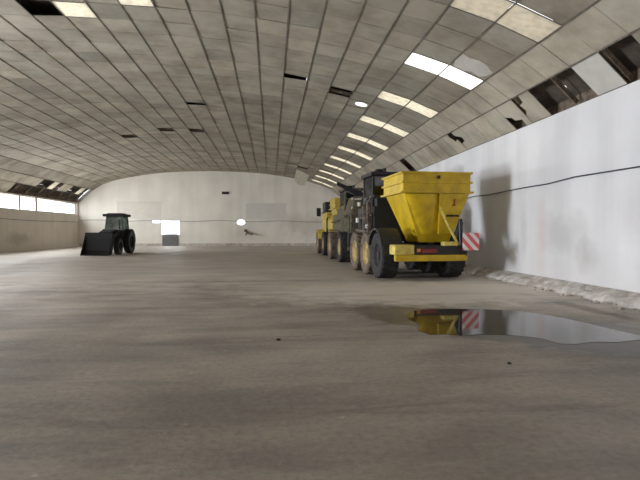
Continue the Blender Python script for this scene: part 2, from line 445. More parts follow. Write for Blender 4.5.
bm = bmesh.new(); tint = bm.loops.layers.float_color.new('tint')
bmp = bmesh.new()
def cell(bmx, i, r, poly, tl=None, th=.02):
    ya, yb = YR0 + ROW*r + .005, YR0 + ROW*(r+1) - .005
    yb = min(yb, Y1)
    tilt = random.uniform(0, .016); t2 = random.uniform(-.006, .006)
    a = [];  b = []
    for (u, v) in poly:
        y = ya + (yb-ya)*v; off = tilt*v + t2*u
        uu = .02 + .96*u
        a.append(bmx.verts.new(P3(i, uu, y, off))); b.append(bmx.verts.new(P3(i, uu, y, off + th)))
    fs = [bmx.faces.new(a), bmx.faces.new(b[::-1])]; n = len(a)
    for k in range(n): fs.append(bmx.faces.new((a[k], a[(k+1)%n], b[(k+1)%n], b[k])))
    if tl is not None:
        g = random.gauss(1, .075); w = random.uniform(-.02, .02)
        if random.random() < .06: g *= .82
        if i in (0, 1, NC-1, NC-2): g *= 1.3
        for f in fs:
            for l in f.loops: l[tl] = (g*(1+w), g, g*(1-w), 1)
SQ = [(0,0),(1,0),(1,1),(0,1)]
for i in range(NC):
    for r in range(R_MIN, R_MAX+1):
        if (i, r) in skylights or (i, r) in holes: continue
        poly = bites.get((i, r), SQ)
        if (i, r) in pale: cell(bmp, i, r, poly)
        else: cell(bm, i, r, poly, tint)
def link_bm(name, b, m):
    bmesh.ops.recalc_face_normals(b, faces=b.faces)
    me = bpy.data.meshes.new(name); b.to_mesh(me); b.free(); me.materials.append(m)
    o = bpy.data.objects.new(name, me); C.objects.link(o); return o
i, r, a = on_ceiling(474, 68); r = math.floor(r)
tr = [(.05,.35),(.3,.1),(.55,.0),(.75,.12),(.97,.05),(1.0,.5),(.9,.97),(.6,.98),(.45,.8),(.2,.9),(.1,.7)]
a = [bmp.verts.new(P3(i, u, YR0+ROW*(r+v), -.006)) for u, v in tr]; b_ = [bmp.verts.new(P3(i, u, YR0+ROW*(r+v), -.002)) for u, v in tr]
bmp.faces.new(a); bmp.faces.new(b_[::-1])
for k in range(len(a)): bmp.faces.new((a[k], a[(k+1)%len(a)], b_[(k+1)%len(a)], b_[k]))
def oval_cell(bmx, i, r, off, ca, cr, ra, rr, th=.02, tl=None):
    n = 32; L4 = []
    for o_ in (off, off+th):
        A = []; B = []
        for k in range(n):
            cx, cy = math.cos(2*PI*k/n), math.sin(2*PI*k/n)
            A.append(bmx.verts.new(P3(i, ca + ra*cx, YR0+ROW*(r+cr+rr*cy), o_)))
            q = 1/max(abs(cx), abs(cy)); u, v = cx*q, cy*q
            B.append(bmx.verts.new(P3(i, ca + u*((1-ca) if u > 0 else ca), YR0+ROW*(r+cr+v*((1-cr) if v > 0 else cr)), o_)))
        L4.append((A, B))
    (A, B), (A2, B2) = L4; fs = []
    for k in range(n):
        j = (k+1) % n
        fs += [bmx.faces.new((A[k], A[j], B[j], B[k])), bmx.faces.new((A2[k], B2[k], B2[j], A2[j])), bmx.faces.new((A[k], A2[k], A2[j], A[j]))]
    if tl is not None:
        for f in fs:
            for l in f.loops: l[tl] = (1, 1, 1, 1)
oval_cell(bm, OV[0], OV[1], 0, OV[2], OV[3], .28, .30, tl=tint)
ceiling = struct(link_bm('ceiling', bm, M['tile']))
o = struct(link_bm('ceiling', bmp, M['tile_pale']))

# battens under the lengthwise joints, thinner hangers across
b = MB()
for i in range(1, NC):
    p = P3(i, 0, 0, 0)
    w = .018
    a0, a1 = P3(i-1, 1 - w/ math.dist(P[i-1], P[i]), 0, -.016), P3(i, w/math.dist(P[i], P[i+1]), 0, -.016)
    t0, t1 = a0 + (p-a0).normalized()*0, a1
    up = Vector((0, 0, .028))
    b.hexa([(a0.x, Y0, a0.z), (a1.x, Y0, a1.z), (a1.x, Y1, a1.z), (a0.x, Y1, a0.z)],
           [(a0.x, Y0, a0.z+.012), (a1.x, Y0, a1.z+.012), (a1.x, Y1, a1.z+.012), (a0.x, Y1, a0.z+.012)])
for (i, r) in sorted(skylights):
    for yy in (YR0+ROW*r, YR0+ROW*(r+1)):
        q = [P3(i, 0, 0, -.012), P3(i, 1, 0, -.012), P3(i, 1, 0, -.001), P3(i, 0, 0, -.001)]
        b.prism([(v.x, yy-.018, v.z) for v in q], (0, .036, 0))
struct(b.build('trim_1', M['batten']))
# purlins / rafters hidden above, visible through the holes
b = MB()
for r in range(R_MIN, R_MAX+1, 2):
    y = YR0 + ROW*r
    for i in range(NC):
        q = [P3(i, 0, 0, .10), P3(i, 1, 0, .10), P3(i, 1, 0, .22), P3(i, 0, 0, .22)]
        b.prism([(v.x, y-.03, v.z) for v in q], (0, .06, 0))
struct(b.build('trim_2', M['wood']))

# outer roof: sheets, open over the translucent strips and two small rust holes
lit_cells = {}
b = bmesh.new()
for i in range(NC):
    for r in range(R_MIN, R_MAX+1):
        if (i, r) in skylights or (i, r) == RH_[:2]: continue
        y0_, y1_ = YR0+ROW*r, (Y1+.3 if r == R_MAX else YR0+ROW*(r+1))
        for k in range(2):
            vs = [b.verts.new(P3(i, (k)/2, y0_, .42)), b.verts.new(P3(i, (k+1)/2, y0_, .42)),
                  b.verts.new(P3(i, (k+1)/2, y1_, .42)), b.verts.new(P3(i, k/2, y1_, .42))]
            b.faces.new(vs)
oval_cell(b, RH_[0], RH_[1], .42, RH_[2], RH_[3], .12, .13, .01)
roof = struct(link_bm('trim_3', b, M['roof']))
md = roof.modifiers.new('solid', 'SOLIDIFY'); md.thickness = .02

# timber upstands closing the gap between ceiling and roof round each translucent panel
b = MB()
for (i, r) in sorted(skylights):
    ya, yb = YR0+ROW*r, YR0+ROW*(r+1)
    for yy in (ya-.03, yb):
        q = [P3(i, 0, 0, .021), P3(i, 1, 0, .021), P3(i, 1, 0, .42), P3(i, 0, 0, .42)]
        b.prism([(v.x, yy, v.z) for v in q], (0, .03, 0))
    for (a, nb) in ((0, i-1), (1, i+1)):
        if (nb, r) in skylights: continue
        q0, q1 = P3(i, a, 0, .005), P3(i, a, 0, .42)
        b.prism([(q0.x-.012, ya, q0.z), (q0.x+.012, ya, q0.z), (q1.x+.012, ya, q1.z), (q1.x-.012, ya, q1.z)], (0, yb-ya, 0))
struct(b.build('trim_4', M['roof']))
# translucent strips
ordn = ['nearest', 'second', 'third', 'fourth', 'fifth', 'sixth', 'seventh', 'eighth', 'ninth', 'tenth', 'eleventh', 'twelfth']
def skylight(cols, r, m, label, group):
    b = MB()
    for c in cols:
        ya, yb = YR0 + ROW*r + .002, YR0 + ROW*(r+1) - .002
        q = [P3(c, .02, 0, .0), P3(c, .98, 0, .0), P3(c, .98, 0, .012), P3(c, .02, 0, .012)]
        b.prism([(v.x, ya, v.z) for v in q], (0, yb-ya, 0))
    tag(b.build('skylight', m), label, 'skylight', group)
k = 0
for r in sky_rows:
    m = M['sky_dull'] if k == 0 else M['sky_bright'] if k == 1 else M['sky_mid']
    look = 'beige' if k == 0 else 'brilliant white' if k == 1 else 'pale'
    skylight(SKY_COLS_R, r, m, f'{look} translucent roof strip, {ordn[k]} from the camera in the right-hand ceiling row', 'translucent strips in the right side of the ceiling')
    k += 1
for k, r in enumerate(sorted(left_rows)):
    skylight(SKY_COLS_L, r, M['sky_mid'], f'{("nearer", "further")[k]} of two pale translucent panels above the far left windows', 'translucent strips above the left windows')

for (c, r), lb in zip(extra, ('pale translucent panel beside the black hole at the top left of the ceiling', 'pale translucent panel at the top edge, right of the other pale panel')):
    skylight((c,), r, M['sky_mid'], lb, 'single translucent panels overhead')
b = MB()
n = 28; pts = [P3(OV[0], OV[2] + .30*math.cos(2*PI*k/n), YR0+ROW*(OV[1]+OV[3]+.32*math.sin(2*PI*k/n)), .022) for k in range(n)]
b.prism(pts, (0, 0, .01)); tag(b.build('skylight', M['sky_bright']), 'small glaring oval opening in the ceiling, up-left of the third pale strip', 'skylight')
# ---------------------------------------------------------------- floor and walls
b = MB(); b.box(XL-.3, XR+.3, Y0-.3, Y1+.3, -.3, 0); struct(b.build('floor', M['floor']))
b = MB(); b.box(-90, 80, -80, 120, -.5, -.32); struct(b.build('ground', M['ground']))
# right wall
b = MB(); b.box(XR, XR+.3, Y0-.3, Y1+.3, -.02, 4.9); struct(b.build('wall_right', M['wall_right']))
b = MB(); b.box(XR+.2, XR+.3, Y0-.3, Y1+.3, 4.9, 5.25); struct(b.build('trim_7', M['wood']))
b = MB(); b.box(XL-.3, XL-.2, Y0-.3, Y1+.3, 4.55, 4.90); struct(b.build('trim_8', M['wood']))
# kerb along the right wall (broken concrete ledge)
b = bmesh.new(); prev = None
rk = random.Random(3)
y = Y0
while y <= Y1 + .01:
    wv = .58 + .07*math.sin(y*1.3) + rk.uniform(-.08, .08); hv = .19 + rk.uniform(-.05, .05)
    ring = [b.verts.new(p) for p in ((XR-.01, y, -.01), (XR-wv, y, -.01), (XR-wv+.08, y, hv*.40), (XR-wv+.22, y, hv*.75+rk.uniform(-.03, .03)), (XR-.2, y, hv), (XR-.01, y, .25))]
    if prev:
        for k in range(5): b.faces.new((prev[k], prev[k+1], ring[k+1], ring[k]))
    prev = ring; y += .25
kerb = struct(link_bm('baseboard_right', b, M['concrete']))
# left wall with a window band and a wide gate near the camera
WZ0, WZ1 = 3.3, 4.42
GY0, GY1 = 10.5, 15.0
b = MB()
b.box(XL-.3, XL, Y0-.3, GY0, 0, WZ0); b.box(XL-.3, XL, GY1, Y1+.3, 0, WZ0)
b.box(XL-.3, XL, Y0-.3, Y1+.3, WZ1, 4.55)
b.box(XL-.3, XL, Y0-.3, 20, WZ0, WZ1) if False else None
def y_at(px): d = ray(px, 200); t = (XL - 0)/d.x; return d.y*t
piers = [(Y1 - .35, Y1+.3), (Y0-.3, GY0)]
wl = []                                           # pane intervals, from far to near
ya = y_at(18.5); yb = y_at(20.5); yc = y_at(35); yd = y_at(37.5); ye = Y1-.4
wl = [(yd, ye)]
pw = yc - yb; gp = yd - yc
q = yc
panes = [(yd, ye, 3), (yb, yc, 1)]
cur = ya
while cur - 3.0 > GY1:
    panes.append((cur-3.0, cur, 1)); cur -= 3.25
edges = sorted([(p[0], p[1]) for p in panes])
last = GY1 if edges[0][0] > GY1 else GY1
b.box(XL-.3, XL, GY1, edges[0][0], WZ0, WZ1)
for (p, q2) in zip(edges, edges[1:]): b.box(XL-.3, XL, p[1], q2[0], WZ0, WZ1)
b.box(XL-.3, XL, edges[-1][1], Y1+.3, WZ0, WZ1)
b.box(XL-.3, XL, Y0-.3, GY0, WZ0, WZ1); b.box(XL-.3, XL, GY0, GY1, 4.2, WZ1)
struct(b.build('wall_left', M['wall_left']))
for n, (p0, p1, k) in enumerate(panes):
    fr = MB()
    fr.box(XL-.2, XL-.1, p0, p1, WZ0, WZ0+.05); fr.box(XL-.2, XL-.1, p0, p1, WZ1-.05, WZ1)
    fr.box(XL-.2, XL-.1, p0, p0+.05, WZ0+.05, WZ1-.05); fr.box(XL-.2, XL-.1, p1-.05, p1, WZ0+.05, WZ1-.05)
    for j in range(1, k):
        yy = p0 + (p1-p0)*j/k; fr.box(XL-.18, XL-.12, yy-.04, yy+.04, WZ0+.05, WZ1-.05)
    f = struct(fr.build(f'window_{n+1}', M['frame']))
    g = MB(); g.box(XL-.155, XL-.145, p0+.05, p1-.05, WZ0+.05, WZ1-.05); g.build('pane', M['glass'], f)
# dark ledge at left wall foot
b = MB(); b.box(XL, XL+.06, GY1, Y1, 0, .22); struct(b.build('baseboard_left', M['wall_left']))

# far wall with openings: (x0,x1,z0,z1)
def zx(px, py):
    d = ray(px, py); t = Y1/d.y; return d.x*t, H + d.z*t
wx0, wz1 = zx(161, 220); wx1, wz0 = zx(180, 235)
sx0, sz1 = zx(151.5, 219.5); _, sz0 = zx(160, 223.5)
dx0, dz1 = zx(162.5, 236); dx1, dz0 = zx(178, 245)
rx, rz = zx(241, 222.3)
RW, RH = .52, .34
cuts = [(wx0, wx1, wz0, wz1), (sx0, wx0-.06, sz0, sz1), (rx-RW, rx+RW, rz-RH, rz+RH)]
def wall_x(name, ya, yb, cuts, m):
    xs = sorted({XL-.3, XR+.3, *[c[0] for c in cuts], *[c[1] for c in cuts], *[XL + k*.7 for k in range(0, 41)]})
    b = MB()
    for x0, x1 in zip(xs, xs[1:]):
        if x1 - x0 < 1e-4: continue
        t0, t1 = roof_z(max(XL, min(XR, x0)))+.38, roof_z(max(XL, min(XR, x1)))+.38
        zs = [0]
        xm = (x0+x1)/2
        for c in sorted(cuts, key=lambda c: c[2]):
            if c[0] < xm < c[1]: b.box(x0, x1, ya, yb, zs[-1], c[2]) if c[2] > zs[-1] + .01 else None; zs.append(c[3])
        z0 = zs[-1]
        b.hexa([(x0,ya,z0),(x1,ya,z0),(x1,yb,z0),(x0,yb,z0)], [(x0,ya,t0),(x1,ya,t1),(x1,yb,t1),(x0,yb,t0)])
    bmesh.ops.remove_doubles(b.bm, verts=b.bm.verts, dist=1e-4)
    return struct(b.build(name, m))
wall_x('wall_back', Y1, Y1+.3, cuts, M['wall_far'])
wall_x('wall_front', Y0-.3, Y0, [(-11, -1, 0, 5.2)], M['wall_far'])  # wide opening behind the camera, unseen, added to let light in
for n, c in enumerate(cuts[:2]):
    fr = MB()
    fr.box(c[0], c[1], Y1+.1, Y1+.16, c[2], c[2]+.05); fr.box(c[0], c[1], Y1+.1, Y1+.16, c[3]-.05, c[3])
    fr.box(c[0], c[0]+.05, Y1+.1, Y1+.16, c[2]+.05, c[3]-.05); fr.box(c[1]-.05, c[1], Y1+.1, Y1+.16, c[2]+.05, c[3]-.05)
    f = struct(fr.build(f'window_{len(panes)+1+n}', M['frame']))
    g = MB(); g.box(c[0]+.05, c[1]-.05, Y1+.12, Y1+.13, c[2]+.05, c[3]-.05); g.build('pane', M['glass'], f)
# round vent: ring plate inside its square recess, glass behind
b = MB(); n = 32
outer = []
c = cuts[2]
bm2 = b.bm; ri = []; ro = []
for yy in (Y1-.02, Y1+.05):
    a = []; d2 = []
    for k in range(n):
        t = 2*PI*k/n; cx, cz = math.cos(t), math.sin(t)
        a.append(bm2.verts.new((rx + cx*RW*.86, yy, rz + cz*RH*.88)))
        s_ = 1.06/max(abs(cx), abs(cz)); d2.append(bm2.verts.new((rx + cx*s_*RW, yy, rz + cz*s_*RH)))
    ri.append(a); ro.append(d2)
for k in range(n):
    k2 = (k+1) % n
    bm2.faces.new((ri[0][k], ri[0][k2], ro[0][k2], ro[0][k])); bm2.faces.new((ri[1][k], ro[1][k], ro[1][k2], ri[1][k2]))
    bm2.faces.new((ri[0][k], ri[1][k], ri[1][k2], ri[0][k2])); bm2.faces.new((ro[0][k], ro[0][k2], ro[1][k2], ro[1][k]))
f = struct(b.build('window_20', M['wall_far']))
g = MB(); g.box(c[0], c[1], Y1+.12, Y1+.13, c[2], c[3]); g.build('pane', M['glass'], f)
# grey boarded hatch under the bright window, two painted-over doorways, dark vent
b = MB(); b.box(dx0, dx1, Y1-.13, Y1-.081, .02, dz1)
for k in range(4): zz = .25 + k*.28; b.box(dx0+.03, dx1-.03, Y1-.16, Y1-.13, zz, zz+.18)
tag(b.build('hatch', mat('grey_hatch_boards', (.20, .20, .20), .8, var=.25, scale=4)), 'grey boarded hatch in the back wall under the bright window', 'hatch')
for n, (pa, pb, pt) in enumerate(((117, 161, 202), (246, 286, 204))):
    xa, zt = zx(pa, pt); xb, _ = zx(pb, pt); b = MB()
    b.box(xa, xb, Y1-.03, Y1, wz1+.15, zt)
    b.box(xa-.08, xb+.08, Y1-.06, Y1, zt, zt+.08)
    struct(b.build(f'trim_{5+n}', M['door_paint']))
vx, vz = zx(225.5, 193); b = MB(); b.box(vx-.38, vx+.38, Y1-.1, Y1, vz-.14, vz+.14)
for k in range(3): b.box(vx-.34, vx+.34, Y1-.13, Y1-.1, vz-.11+k*.08, vz-.07+k*.08)
tag(b.build('wall_vent', M['dark']), 'small dark vent high on the back wall', 'vent')
lx, lz = zx(248, 233)
b = MB(); b.tube([(lx-.25, Y1-.1, lz+.25), (lx, Y1-.35, lz), (lx+.5, Y1-.6, lz-.12)], .09, 8); b.box(lx-.4, lx-.1, Y1-.12, Y1, lz+.1, lz+.4)
b.tube([(lx-.1, Y1-.35, lz+.02), (lx-.25, Y1-.35, lz-.25)], .06, 8)
tag(b.build('wall_bracket', M['wood']), 'dark bracket sticking out of the back wall below the round light opening', 'bracket')
b = MB(); b.box(XL, XR-.5, Y1-.08, Y1, 0, .28); struct(b.build('baseboard_back', M['concrete']))

# cables along the walls
def cable(pts, label, r=.018):
    b = MB(); out = []
    for p, q in zip(pts, pts[1:]):
        out.append(p)
    b.tube(pts, r, 8); tag(b.build('wall_cable', M['cable']), label, 'cable', 'cables along the walls')
pts = []
for k in range(41):
    y = Y1 - .1 - (Y1 - 2.1)*k/40
    t = (y-4)/(Y1-4); z = 3.12 - .45*max(0, t)**.8 + .02*math.sin(y*1.7) - .03*abs(math.sin(y*.5))
    pts.append((XR-.04, y, z))
cable(pts, 'dark cable sagging along the right white wall')
zc = pts[0][2]
cable([(XL+.1 + (XR-XL-.25)*k/30, Y1-.05, zc + .06*math.sin(k*.9) + .08*(1-k/30)) for k in range(31)], 'thin dark cable running across the back wall')
cable([(XL+.03, Y1-.2-(Y1-20)*k/24, 2.5 + .03*math.sin(k*.7)) for k in range(25)], 'thin cable along the left wall below the window band')

# hanging torn board near the far end of the right skylights
def board(px0, py0, w, h, yd, label, m, rot):
    d = ray(px0, py0); t = yd/d.y; p = co.location + d*t
    b = MB(); b.prism([(-w/2,0,0),(w/2,0,-.05),(w*.45,0,-h*.9),(w*.1,0,-h),(-w*.4,0,-h*.85)], (0,.02,0))
    o = tag(b.build('ceiling_board', m), label, 'ceiling board'); o.location = p; o.rotation_euler = rot; return o
board(303, 172, 1.2, 1.3, 44, 'pale torn ceiling board hanging down near the back wall', M['sky_mid'], (.5, .35, 0))

# ---------------------------------------------------------------- puddle
pud = [(411,311.5),(430,309.5),(455,309),(485,309.5),(514,311),(540,314),(560,317.5),(585,323),(610,329),(640,336),(672,345),(700,353),
       (700,356),(670,345),(640,340),(618,342.5),(595,342),(575,344.5),(559,344),(543,339),(527,337),(505,335),(480,334.5),(462,336),(445,334.5),(430,335),(418,331),(421,325),(409,320),(405,315)]
b = MB(); w = []
for px, py in pud:
    d = ray(px, py); t = -H/d.z; p = co.location + d*t; w.append((p.x, p.y, .001))
b.prism(w, (0, 0, .004))
tag(b.build('puddle', M['water']), 'shallow puddle on the floor mirroring the yellow hopper and white wall', 'puddle')

# broken plaster along the kerb
b = MB(); rk = random.Random(11)
for k in range(150):
    y = rk.uniform(5, 26); x = XR - .6 - abs(rk.gauss(0, .14)); s_ = rk.uniform(.012, .05)
    mt = Matrix.Translation((x, y, s_*.5)) @ Matrix.Rotation(rk.uniform(0, 6), 4, 'Z') @ Matrix.Rotation(rk.uniform(-.3, .3), 4, 'X')
    b.box(-s_, s_, -s_*.7, s_*.8, -s_*.5, s_*.5, mt)
o = b.build('rubble', M['stone'], bevel=.005); o['kind'] = 'stuff'; tag(o, 'crumbled plaster scattered along the foot of the right wall', 'rubble')
for (px, py, s_, lb) in ((278, 340.5, .03, 'small dark stone lying alone on the open floor'), (509, 364, .022, 'small dark stone in front of the puddle')):
    d = ray(px, py); t = -H/d.z; p = co.location + d*t
    b = MB(); bmesh.ops.create_icosphere(b.bm, subdivisions=2, radius=s_)
    for v in b.bm.verts: v.co = Vector((v.co.x*1.3, v.co.y, v.co.z*.55)) * (1 + .15*math.sin(v.co.x*70 + v.co.y*50))
    o = tag(b.build('stone', M['dark'], smooth=True), lb, 'stone', 'loose stones on the floor'); o.location = (p.x, p.y, s_*.5)

# ---------------------------------------------------------------- machines
def wheel(parent, cx, cy, R, W, side, tire, rim, lugs=22):
    """tire (part) > rim (sub-part); side = -1 left, +1 right"""
    b = MB(); r0 = R*.56
    b.lathe_x([(-W*.42, r0), (-W*.5, R*.78), (-W*.47, R*.93), (-W*.36, R*.97), (W*.36, R*.97), (W*.47, R*.93), (W*.5, R*.78), (W*.42, r0)], (0,0,0), 32)
    for k in range(lugs):
        for sd in (-1, 1):
            t = 2*PI*(k + (.5 if sd > 0 else 0))/lugs
            mt = Matrix.Rotation(t, 4, 'X') @ Matrix.Translation((sd*W*.24, 0, R*.965)) @ Matrix.Rotation(sd*.6, 4, 'Z')
            b.box(-W*.26, W*.26, -R*.035, R*.035, -R*.03, R*.035, mt)
    t = b.build('tire', tire, parent); t.location = (cx, cy, R)
    b = MB(); o_ = side*W*.40
    b.lathe_x([(o_-side*.10, r0*1.02), (o_, r0*1.02), (o_+side*.02, r0*.92), (o_-side*.06, r0*.80), (o_-side*.10, r0*.35), (o_-side*.02, r0*.30), (o_-side*.02, .01), (o_-side*.16, .01), (o_-side*.16, r0*.8)], (0,0,0), 28)
    for k in range(8):
        a = 2*PI*k/8; b.tube([(o_-side*.10, r0*.5*math.cos(a), r0*.5*math.sin(a)), (o_-side*.05, r0*.5*math.cos(a), r0*.5*math.sin(a))], .02, 6)
    b.build('rim', rim, t)
    return t

def hopper(parent, m, x0, x1, y0, y1, zt, bx0, bx1, by0, by1, zb):
    """big tapered hopper: rim band, lower band, tapered body with a folded rear face"""
    h = MB()
    zr = zt-.66
    # thin-walled upper box (open top) : four wall slabs
    tck = .05
    h.box(x0, x1, y0, y0+tck, zr, zt); h.box(x0, x1, y1-tck, y1, zr, zt)
    h.box(x0, x0+tck, y0+tck, y1-tck, zr, zt); h.box(x1-tck, x1, y0+tck, y1-tck, zr, zt)
    ins = .06
    h.hexa([(bx0,by0,zb),(bx1,by0,zb),(bx1,by1,zb),(bx0,by1,zb)], [(x0+ins,y0+ins,zr),(x1-ins,y0+ins,zr),(x1-ins,y1-ins,zr),(x0+ins,y1-ins,zr)])
    o = h.build('hopper', m, parent, bevel=.015)
    # horizontal ribs round the upper box
    r = MB()
    for z, e in ((zt-.03, .06), (zt-.34, .06), (zr+.0, .085)):
        hh = .03
        r.box(x0-e, x1+e, y0-e, y0, z-hh, z+hh); r.box(x0-e, x1+e, y1, y1+e, z-hh, z+hh)
        r.box(x0-e, x0, y0, y1, z-hh, z+hh); r.box(x1, x1+e, y0, y1, z-hh, z+hh)
    r.build('rib', m, o)
    return o

def harvester(label, loc, rz, style):
    t = thing('harvester', label, 'harvester', loc, rz, 'parked harvesting machines along the right wall')
    main = {'near': M['yellow'], 'mid': M['olive'], 'far': M['yellow_dirty']}[style]
    L_ = 6.6
    b = MB()
    for x in (-.5, .5): b.box(x-.08, x+.08, .15, L_-.4, .78, 1.0)
    for y in (.2, 1.3, 2.9, 4.6, 6.0): b.box(-.95, .95, y-.1, y+.1, .70, .86)
    b.box(-.42, .42, .6, 5.8, .98, 1.14)
    b.build('chassis', M['dark'], t)
    R, W = (.78, .62)
    tires = [M['tire'], M['tire_brown'], M['tire_brown']]
    rims = [M['rim']]*3
    axles = (1.35, 2.95, 4.75) if style == 'near' else (1.3, 4.5)
    for k, y in enumerate(axles):
        for sd in (-1, 1):
            wheel(t, sd*1.16, y, R, W, sd, tires[min(k, 2)] if sd < 0 else M['tire'], rims[0] if k else M['tire'] if style == 'near' else M['rim'])
        b = MB(); b.tube([(-.9, y, R), (.9, y, R)], .11, 12); b.build('axle', M['dark'], t)
    # rear bumper with corner box, lights, plate
    b = MB(); b.box(-1.22, 1.18, -.08, .12, .64, .84); b.build('bumper', M['yellow'] if style != 'mid' else M['olive'], t, bevel=.02)
    if style == 'near':
        b = MB(); b.box(-1.24, -.60, -.06, .55, .845, 1.16); b.build('corner_box', M['pale_yellow'], t, bevel=.02)
        b = MB(); b.box(-.56, 1.2, 0, .5, .845, 1.12); b.build('light_bar', M['dark'], t, bevel=.01)
        b = MB(); b.box(-.50, -.38, -.03, -.005, .93, 1.04); b.build('marker_light', M['amber'], t, bevel=.01)
        b = MB(); b.box(-.34, .18, -.03, -.005, .90, 1.03); b.build('tail_light', M['red'], t, bevel=.01)
        b = MB(); b.box(.40, .88, -.03, .25, 1.125, 1.26); b.build('plate', M['pale_yellow'], t, bevel=.01)
        b = MB(); b.box(-.28, .28, 0, .018, -.28, .28); o = b.build('hazard_board', M['stripes'], t, bevel=.01, label='red and white striped warning board'); o.location = (1.25, -.16, 1.26)
        b = MB(); b.box(1.0, 1.5, -.135, -.11, 1.0, 1.05); b.tube([(1.1, -.12, .80), (1.25, -.12, 1.3)], .02, 8); b.build('board_bracket', M['dark'], t)
        # hopper
        h = hopper(t, M['yellow'], -.86, 1.44, .30, 2.5, 3.52, -.14, .92, .8, 2.0, 1.22)
        # folded lower rear face: round chute half on the left, flat plate on the right
        c = MB(); n = 14
        top = []; bot = []
        for k in range(n+1):
            a = PI*k/n; top.append((-.22 - .54*math.cos(a), .36 - .16*math.sin(a), 2.80)); bot.append((.12 - .24*math.cos(a), .80 - .14*math.sin(a), 1.50))
        vt = [c.bm.verts.new(p) for p in top]; vb = [c.bm.verts.new(p) for p in bot]
        vt2 = [c.bm.verts.new((p[0], p[1]+.05+.16*math.sin(PI*k/n), p[2])) for k, p in enumerate(top)]
        vb2 = [c.bm.verts.new((p[0], p[1]+.05+.14*math.sin(PI*k/n), p[2])) for k, p in enumerate(bot)]
        for k in range(n):
            c.bm.faces.new((vt[k], vt[k+1], vb[k+1], vb[k])); c.bm.faces.new((vt2[k], vb2[k], vb2[k+1], vt2[k+1]))
            c.bm.faces.new((vt[k], vt2[k], vt2[k+1], vt[k+1])); c.bm.faces.new((vb[k], vb[k+1], vb2[k+1], vb2[k]))
        c.bm.faces.new((vt[0], vb[0], vb2[0], vt2[0])); c.bm.faces.new((vt[n], vt2[n], vb2[n], vb[n]))
        c.build('chute', M['yellow'], h, smooth=False)
        c = MB(); c.hexa([(.46,.60,1.50),(.98,.60,1.50),(.98,.9,1.50),(.46,.9,1.50)], [(.36,.22,2.82),(1.36,.22,2.82),(1.36,.4,2.82),(.36,.4,2.82)])
        c.build('rear_plate', M['yellow'], h, bevel=.012)
        c = MB(); c.tube([(.34, .12, 2.35), (.58, .22, 1.9), (1.02, .30, 1.16)], [.035, .045, .045], 8); c.build('brace', M['pale_yellow'], t)
        c = MB(); c.tube([(-.40, .8, 1.62), (-.28, .8, 1.48), (.50, .8, 1.48), (.6, .8, 1.62)], .05, 8); c.build('collar', M['yellow'], h)
        # maker's mark and panel writing, too blurred to read: small dark shapes
        c = MB()
        for k, (wx, hh) in enumerate(((.07, .05), (.05, .05), (.06, .06), (.05, .05), (.07, .05), (.05, .05))):
            c.box(.66 + k*.075, .66 + k*.075 + wx*.85, .375, .45, 2.08, 2.08+hh)
        c.box(.66, 1.10, .38, .45, 2.07, 2.085)
        o = c.build('lettering', M['dark'], h)
        c = MB(); c.box(.84, .93, .265, .36, 2.42, 2.46); c.box(.865, .90, .265, .36, 2.46, 2.60); c.box(.84, .92, .265, .36, 2.60, 2.64)
        c.build('emblem', M['red'], h)
        c = MB(); c.box(.28, .38, .25, .30, 3.30, 3.40); c.build('marker_light', M['dark'], h)
        # fenders
        c = MB(); n = 10
        arc = [(-1.52, 1.35 + .92*math.cos(a), .78 + .92*math.sin(a)) for a in [PI*.12 + PI*.76*k/n for k in range(n+1)]]
        arc2 = [(-1.52, 1.35 + .86*math.cos(a), .78 + .86*math.sin(a)) for a in [PI*.12 + PI*.76*k/n for k in range(n+1)]]
        for k in range(n):
            c.prism([arc[k], arc[k+1], arc2[k+1], arc2[k]], (.72, 0, 0))
        c.build('fender', M['dark'], t)
        # right support post behind the board
        c = MB(); c.tube([(1.22, .5, 1.0), (1.18, .5, 2.0)], .07, 10); c.tube([(1.1, .6, 1.4), (1.25, .6, 1.9)], .09, 10); c.build('hydraulic_cylinder', M['black'], t)
    if style in ('near', 'mid'):
        # engine house, pipes, cab
        e = MB(); y0_ = 3.3 if style == 'near' else .5
        e.box(-1.0, 1.0, y0_, 5.9, 1.2, 2.55); e.box(-.8, .9, y0_+.3, 5.6, 2.55, 2.9)
        for k in range(8): e.box(-1.04, -1.0, y0_+.2+k*.28, y0_+.36+k*.28, 1.5, 2.3)
        eng = e.build('engine_housing', M['olive'] if style == 'mid' else M['dark'], t, bevel=.03)
        e = MB()
        for k, y in enumerate((3.45, 3.75, 4.4)):
            if style == 'near': e.tube([(-1.12, y, 1.5), (-1.14, y, 2.6), (-.9, y+.2, 2.95)], .05, 8)
        e.tube([(-1.1, 3.3, 1.55), (-1.1, 5.8, 1.65)], .06, 8); e.tube([(-1.12, 3.2, 2.2), (-1.12, 5.7, 2.1)], .04, 8)
        e.build('pipework', M['tire_brown'], t)
        for k, (y, z, s_) in enumerate(((5.2, 2.05, .12), (3.6, 1.78, .09), (4.9, 2.7, .10)) if style == 'near' else ((.42, 2.75, .16), (.42, 2.15, .16), (.42, 3.2, .13))):
            w = MB()
            if style == 'near': w.box(-1.24, -1.16, y-s_, y+s_, z-s_*.8, z+s_*.8)
            else: w.box(-.95, -.45, y-.04, y+.06, z-s_*.35, z+s_*.35)
            w.build('work_lamp', M['white'], t, bevel=.01)
        c = MB(); cy = 4.0 if style == 'near' else 2.6
        cx0, cx1 = (-.88, .15) if style == 'near' else (-.9, .7)
        zt = 3.78
        for (x, y) in ((cx0+.05, cy+.05), (cx1-.05, cy+.05), (cx0+.05, cy+1.45), (cx1-.05, cy+1.45)): c.box(x-.05, x+.05, y-.05, y+.05, 2.55, zt)
        c.box(cx0, cx1, cy, cy+1.5, 2.55, 3.0); c.box(cx0+.1, cx1-.1, cy+.5, cy+1.0, 3.0, 3.5)
